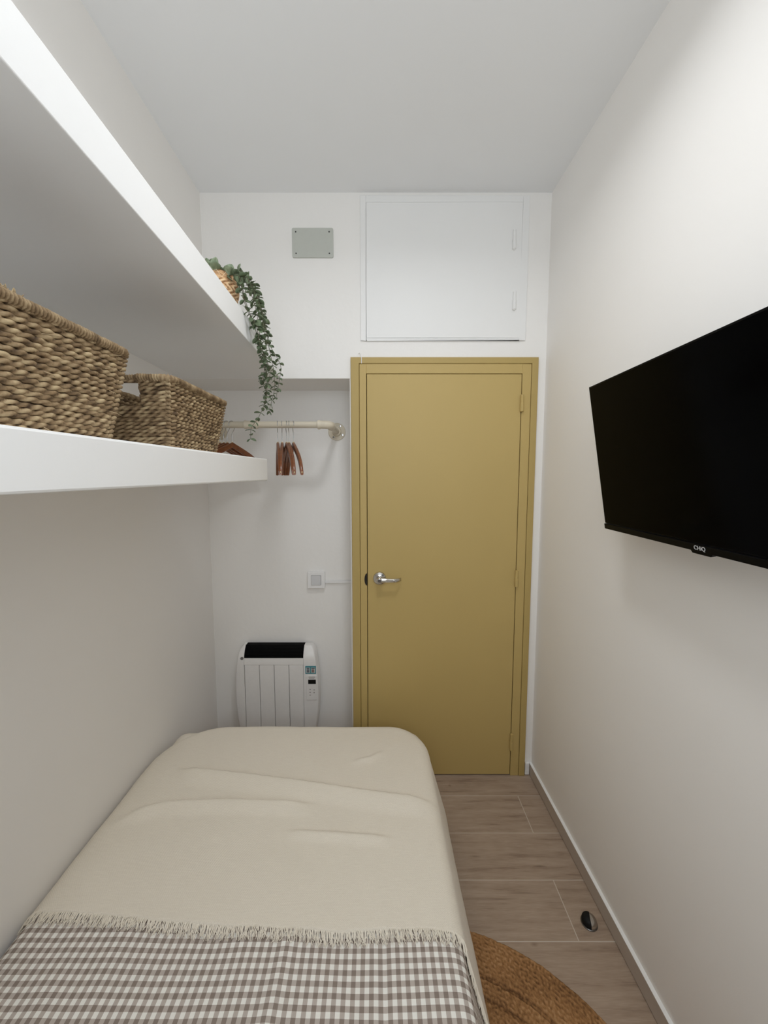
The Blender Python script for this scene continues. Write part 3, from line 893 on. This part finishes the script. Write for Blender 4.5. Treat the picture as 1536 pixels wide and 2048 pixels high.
# ------------------------------------------------------------------ television on the right wall
ytv = 1.165
bl, tl = at_y(1210, 1057, ytv), at_y(1176, 775, ytv)
ax = Vector((-.027, -1, 0)).normalized()
upv = (tl - bl); TH = upv.length; upv.normalize()
ax = (ax - upv*ax.dot(upv)).normalized()
nv = ax.cross(upv).normalized()
if nv.x > 0: nv = -nv                       # points into the room
TW = .735
tv = empty('television', bl, 'black flat television tilted downwards on the right-hand wall', 'television')
def TP(a, u_, d=0): return bl + ax*a + upv*u_ + nv*d
CH = .016
o = MB().obox(TP(0, CH + .0012, -.012), ax*TW, upv*(TH - CH - .0012), nv*.010).build('casing', M['bezel'], tv, bevel=.0015)
MB().obox(TP(.0045, CH + .004, -.003), ax*(TW - .009), upv*(TH - CH - .0085), nv*.0018).build('screen', M['screen'], tv)
ch = MB().obox(TP(-.0012, 0, -.016), ax*(TW + .0024), upv*CH, nv*.0165).build('lower_bezel', M['bezel'], tv, bevel=.0015)
MB().prism([TP(TW/2 - .03, .001, -.013), TP(TW/2 - .024, -.006, -.013), TP(TW/2 + .024, -.006, -.013), TP(TW/2 + .03, .001, -.013)], nv*.012).build('receiver', M['bezel'], tv, bevel=.001)
MB().obox(TP(.10, .035, -.045), ax*(TW - .20), upv*(TH - .15), nv*.034).build('back_housing', M['bezel'], tv, bevel=.006)
cc = TP(TW/2, TH*.45, -.045)
mt = MB()
mt.obox(TP(TW/2 - .1, TH*.2, -.052), ax*.2, upv*.2, nv*.007)
xw = XR(cc.y)
mt.box(cc.x, xw, cc.y - .03, cc.y + .03, cc.z - .035, cc.z + .035)
mt.box(xw - .012, xw - .0005, cc.y - .08, cc.y + .08, cc.z - .10, cc.z + .10)
mt.build('wall_bracket', M['bezel'], tv)
cu = bpy.data.curves.new('logo', 'FONT'); cu.body = 'CHiQ'; cu.size = .0125; cu.extrude = .0003; cu.align_x = 'CENTER'; cu.align_y = 'CENTER'; cu.offset = .0001
tmp = bpy.data.objects.new('logo_text', cu); C.objects.link(tmp)
dg = bpy.context.evaluated_depsgraph_get()
me = bpy.data.meshes.new_from_object(tmp.evaluated_get(dg)); bpy.data.objects.remove(tmp)
lg = bpy.data.objects.new('logo', me); C.objects.link(lg); me.materials.clear(); me.materials.append(M['logo'])
mw = Matrix((( ax.x, upv.x, nv.x, 0), (ax.y, upv.y, nv.y, 0), (ax.z, upv.z, nv.z, 0), (0, 0, 0, 1)))
if mw.to_3x3().determinant() < 0: print('logo mirrored!')
me.transform(mw); me.transform(Matrix.Translation(TP(TW/2, CH*.52, .0012) - bl)); lg.parent = tv

# ------------------------------------------------------------------ bed, gingham cover and cream throw
BX0, BX1, BYF, BYN, BTOP = -.948, .178, 1.684, -.36, .397
SK = .0221
def skew(y): return SK*(1.68 - y)
bed = empty('bed', ((BX0 + BX1)/2, .67, 0), 'single bed along the left wall, its foot towards the heater', 'bed')
def skbox(x0, x1, y0, y1, z0, z1):
    return MB().prism([(x0 + skew(y0), y0, z0), (x1 + skew(y0), y0, z0), (x1 + skew(y1), y1, z0), (x0 + skew(y1), y1, z0)], (0, 0, z1 - z0))
mtb = skbox(BX0 + .012, BX1 - .012, BYN, BYF - .012, .21, BTOP - .004)
mo = mtb.build('mattress', M['fringe'], bed, smooth=60, bevel=.05, segs=5)
skbox(BX0 + .03, BX1 - .03, BYN, BYF - .03, .10, .209).build('bed_base', M['label_white'], bed, bevel=.01)
for x in (BX0 + .08, BX1 - .10):
    for y in (BYN + .08, BYF - .12):
        MB().lathe([(.02, 0), (.022, .10)], (x + skew(y), y, 0), 16).build('leg', M['black'], bed, smooth=40)

def pl_xy(pts, z=.415): return [at_z(u, v, z) for u, v in pts]
def interp(P, x):
    if x <= P[0].x: return P[0].y
    for a, b in zip(P, P[1:]):
        if x <= b.x: return a.y + (b.y - a.y)*(x - a.x)/(b.x - a.x)
    return P[-1].y
RA = pl_xy([(345,1536),(480,1550),(600,1566),(700,1581),(845,1600),(870,1612)])
RB = pl_xy([(190,1655),(270,1618),(330,1606),(430,1602),(530,1604),(640,1607)])
RC = pl_xy([(560,1658),(680,1665),(780,1673)])
RD = pl_xy([(700,1520),(740,1512),(770,1495)])
def ridge(P, x, y, h, far, near, fade):
    d = interp(P, x) - y            # >0: on the near side of the line
    f = min(1, max(0, (x - P[0].x)/fade + .0))*min(1, max(0, (P[-1].x - x)/fade))
    f = f*f*(3 - 2*f)
    if d < -far or d > near: return 0
    if d < 0: t = 1 + d/far
    else: t = 1 - d/near
    t = t*t*(3 - 2*t)
    return h*t*f
def throw_wr(x, y):
    w_ = ridge(RA, x, y, .020, .010, .075, .10) + ridge(RB, x, y, .017, .012, .055, .14) + ridge(RC, x, y, .010, .008, .035, .06) + ridge(RD, x, y, .007, .008, .03, .04)
    w_ += .003*noise.noise(Vector((x*3, y*5, 2))) + .0012*noise.noise(Vector((x*9, y*14, 5)))
    return w_
def ging_wr(x, y):
    return .005*noise.noise(Vector((x*5, y*3.5, 9))) + .002*noise.noise(Vector((x*14 + y*3, y*7, 4))) + .004*math.exp(-((x + .28 - .10*(y - .6))/.02)**2) - .002*math.exp(-((x + .02)/.012)**2)
BR, BRP, BRPL = .036, .16, .25
def drape(s, t, off, wr, flare=.27):
    qx = 0; sg = 1
    if s > BX1 - BRP: qx = s - (BX1 - BRP)
    rp = BRP
    if s < BX0 + BRPL: qx = (BX0 + BRPL) - s; sg = -1; rp = BRPL
    elif s < BX0 + BRPL + .3: rp = BRPL + (BRP - BRPL)*(s - BX0 - BRPL)/.3
    qy = max(0, t - (BYF - rp))
    d = math.hypot(qx, qy); o_ = d - (rp - BR)
    wv = wr(s, t) + off
    if o_ <= 0:
        return Vector((s + skew(t), t, BTOP + wv))
    dx, dy = sg*qx/d, qy/d
    fl = flare if dx > 0 else 0.0
    fl *= abs(dx)**3
    if o_ < BR*PI/2:
        a = o_/BR; hor = BR*math.sin(a); drop = BR*(1 - math.cos(a)); nh, nz = math.sin(a), math.cos(a)
    else:
        e = o_ - BR*PI/2
        hor = BR + fl*e*(1 + .9*max(0, wr(s, t)*60 - .1)) ; drop = BR + e*math.sqrt(1 - fl*fl); nh, nz = 1, 0
    x = s + dx*(hor - o_); y = t + dy*(hor - o_)
    wn = wv if dx > -.2 else min(wv, off + .001)
    x += dx*nh*wn; y += dy*nh*wn
    z = BTOP - drop + nz*wv
    z = max(z, .035)
    return Vector((max(x + skew(y), XLL(y) + .003), y, z))
def cloth(name, mat, s_list, tfun, nt, off, wr, parent=None, thick=.003):
    ns = len(s_list); vs = []; uvs = []
    for s in s_list:
        t0, t1 = tfun(s)
        for j in range(nt + 1):
            t = t0 + (t1 - t0)*j/nt
            vs.append(drape(s, t, off, wr)); uvs.append((s, t))
    fs = [(i*(nt+1)+j, (i+1)*(nt+1)+j, (i+1)*(nt+1)+j+1, i*(nt+1)+j+1) for i in range(ns-1) for j in range(nt)]
    me = bpy.data.meshes.new(name); me.from_pydata([tuple(v) for v in vs], [], fs); me.update()
    uv = me.uv_layers.new(name='UVMap')
    for lp in me.loops: uv.data[lp.index].uv = uvs[lp.vertex_index]
    me.polygons.foreach_set('use_smooth', [True]*len(me.polygons))
    me.materials.append(mat)
    o = bpy.data.objects.new(name, me); C.objects.link(o)
    sm = o.modifiers.new('thickness', 'SOLIDIFY'); sm.thickness = thick; sm.offset = -1
    return o
sL = BX0 + BR - BR*PI/2 - .22
sR = BX1 - BR + BR*PI/2 + .27
NS = 150
s_list = [sL + (sR - sL)*i/NS for i in range(NS + 1)]
EDGE = pl_xy([(72,1815),(180,1820),(300,1831),(420,1841),(520,1845),(600,1850),(690,1858),(760,1850),(860,1849),(918,1860)], .418)
def edge_t(s): return interp(EDGE, s + .016) + .004*noise.noise(Vector((s*16, 3, 1)))
foot_t = BYF - BR + BR*PI/2 + .24
gc = cloth('bed_cover', M['gingham'], s_list, lambda s: (-.35, 1.02), 150, .003, ging_wr)
tag(gc, 'taupe and white gingham cotton cover at the near end of the bed', 'bed cover')
tb = cloth('throw_blanket', M['throw'], s_list, lambda s: (edge_t(s), foot_t), 170, .0105, throw_wr, thick=.0035)
tag(tb, 'cream woven cotton throw with frayed fringe over the foot of the bed', 'throw')
fg = MB(); rnd = random.Random(5)
NF = 1000
for k in range(NF):
    s = sL + .12 + (sR - sL - .14)*(k + rnd.random())/NF
    t0 = edge_t(s)
    L_ = .018 + .014*rnd.random(); drift = rnd.gauss(.003, .007)
    base = drape(s, t0 + .003, .0095, throw_wr)
    p1 = drape(s + drift*.4, t0 - L_*.5, .0075 + .004*rnd.random(), ging_wr)
    p2 = drape(s + drift + rnd.gauss(0, .003), t0 - L_, .0055 + .003*rnd.random(), ging_wr)
    fg.tube([base, p1, p2], [.0012, .0011, .0006], 4)
fr_ = fg.build('fringe', M['fringe'], tb, smooth=80)

# ------------------------------------------------------------------ round jute rug
RCX, RCY, RRAD = .152, .592, .60
rug = MB(); tones = []; vs = []
NR, NTH = 180, 720
inner = .05
for i in range(NR + 1):
    r = inner + (RRAD - inner)*i/NR
    row = (r - inner)/.0105; fr2 = row - math.floor(row)
    groove = abs(math.sin(PI*row))
    for k in range(NTH):
        a = 2*PI*k/NTH
        nz_ = noise.noise(Vector((r*math.cos(a)*150, r*math.sin(a)*150, 0)))
        band = min(abs(r - (RRAD - .115)), abs(r - (RRAD - .165)), abs(r - (RRAD - .24)))
        gv_ = -.003 if band < .005 else 0
        z = .009 + .0028*math.sqrt(groove) + .0022*nz_ + gv_
        rr_ = r
        if i == NR: z = .001; rr_ = r
        elif i == NR - 1: z = .007; rr_ = r
        wob = .003*noise.noise(Vector((math.cos(a)*9, math.sin(a)*9, 2))) + .0018*noise.noise(Vector((math.cos(a)*60, math.sin(a)*60, 2)))
        rr_ += wob
        vs.append((RCX + rr_*math.cos(a), RCY + rr_*math.sin(a), max(.001, z)))
        tones.append(min(1, max(0, .46 + .55*nz_ + .18*(groove - .6) - (.25 if gv_ else 0) + .3*noise.noise(Vector((r*math.cos(a)*8, r*math.sin(a)*8, 4))))))
rug.add(vs, [(i*NTH+k, i*NTH+(k+1) % NTH, (i+1)*NTH+(k+1) % NTH, (i+1)*NTH+k) for i in range(NR) for k in range(NTH)])
rug.tone = tones
tag(rug.build('rug', M['jute'], smooth=180), 'round brown braided jute rug on the floor beside the bed', 'rug')

# ------------------------------------------------------------------ half-moon door stop
q = at_z(1178, 1846, 0)
ds = empty('door_stop', (q.x, q.y, 0), 'small half-moon door stop with black rubber face on the floor by the skirting', 'door stop')
def half_dome(a0, a1, prof, N=22):
    m_ = MB(); vs = []
    for r, h in prof:
        for k in range(N + 1):
            a = a0 + (a1 - a0)*k/N
            vs.append((q.x + r*math.cos(a), q.y + r*math.sin(a), h))
    fs = [(i*(N+1)+k, i*(N+1)+k+1, (i+1)*(N+1)+k+1, (i+1)*(N+1)+k) for i in range(len(prof)-1) for k in range(N)]
    fs.append(tuple(i*(N+1) for i in range(len(prof))) + tuple(i*(N+1)+N for i in reversed(range(len(prof)))))
    m_.add(vs, fs); return m_
MB().lathe([(.0265, 0), (.0268, .003), (.0255, .0042), (.001, .0045)], (q.x, q.y, 0), 40).build('base_ring', M['steel_dark'], ds, smooth=40)
a0 = math.radians(-100); a1 = math.radians(65)
half_dome(a0, a1, [(.0245, .004), (.0247, .010), (.0225, .017), (.017, .0215), (.009, .0235), (.0005, .024)]).build('metal_shell', M['steel'], ds, smooth=50)
half_dome(a1, a0 + 2*PI, [(.0238, .004), (.0245, .010), (.0230, .018), (.0180, .0230), (.009, .0252), (.0005, .026)]).build('rubber_pad', M['rubber'], ds, smooth=50)

# ------------------------------------------------------------------ light, camera, view
LAMP = 6.2
SPREAD = 158
SKY = 4.0  # sky strength, set for the fill through the added window
LX, LY, LR = .09, .82, .14
fix = empty('ceiling_light', (LX, LY, ZC), 'round flat white ceiling light above the bed', 'ceiling light')
MB().lathe([(LR + .012, ZC), (LR + .012, ZC - .020), (LR + .008, ZC - .024), (LR, ZC - .024), (LR, ZC - .018), (.001, ZC - .018)], (LX, LY, 0), 48).build('housing', M['plastic'], fix, smooth=30)
MB().lathe([(LR - .001, ZC - .0185), (LR - .001, ZC - .0205), (.001, ZC - .0205)], (LX, LY, 0), 48).build('diffuser', M['plastic'], fix)
ld = bpy.data.lights.new('ceiling_lamp', 'AREA'); ld.shape = 'DISK'; ld.size = 2*LR - .01; ld.energy = LAMP; ld.color = (.95, .975, 1.0); ld.spread = math.radians(SPREAD)
lo = bpy.data.objects.new('ceiling_lamp', ld); C.objects.link(lo); lo.location = (LX, LY, ZC - .0225)

wd = bpy.data.worlds.new('world'); S.world = wd; wd.use_nodes = True
wd.node_tree.nodes['Background'].inputs[0].default_value = (.86, .93, 1.0, 1)
wd.node_tree.nodes['Background'].inputs[1].default_value = SKY
pd = bpy.data.lights.new('fill_window_portal', 'AREA'); pd.shape = 'RECTANGLE'; pd.size = WX1 - WX0; pd.size_y = WZ1 - WZ0; pd.cycles.is_portal = True  # guides sky light through the added window
po_ = bpy.data.objects.new('fill_window_portal', pd); C.objects.link(po_)
po_.location = ((WX0 + WX1)/2, YF - T - .01, (WZ0 + WZ1)/2); po_.rotation_euler = (PI/2, 0, 0)

cam = bpy.data.cameras.new('camera'); co = bpy.data.objects.new('camera', cam); C.objects.link(co)
cam.sensor_width = 36; cam.sensor_fit = 'AUTO'; cam.lens = FPX/2048*36; cam.clip_start = .01
co.location = (0, 0, EYE); co.rotation_euler = (PI/2 - PITCH, 0, 0)
S.camera = co
S.view_settings.view_transform = 'Standard'; S.view_settings.look = 'None'
S.view_settings.gamma = 1; S.view_settings.use_curve_mapping = False
S.view_settings.exposure = .13
S.cycles.max_bounces = 12; S.cycles.diffuse_bounces = 8
S.cycles.use_denoising = True
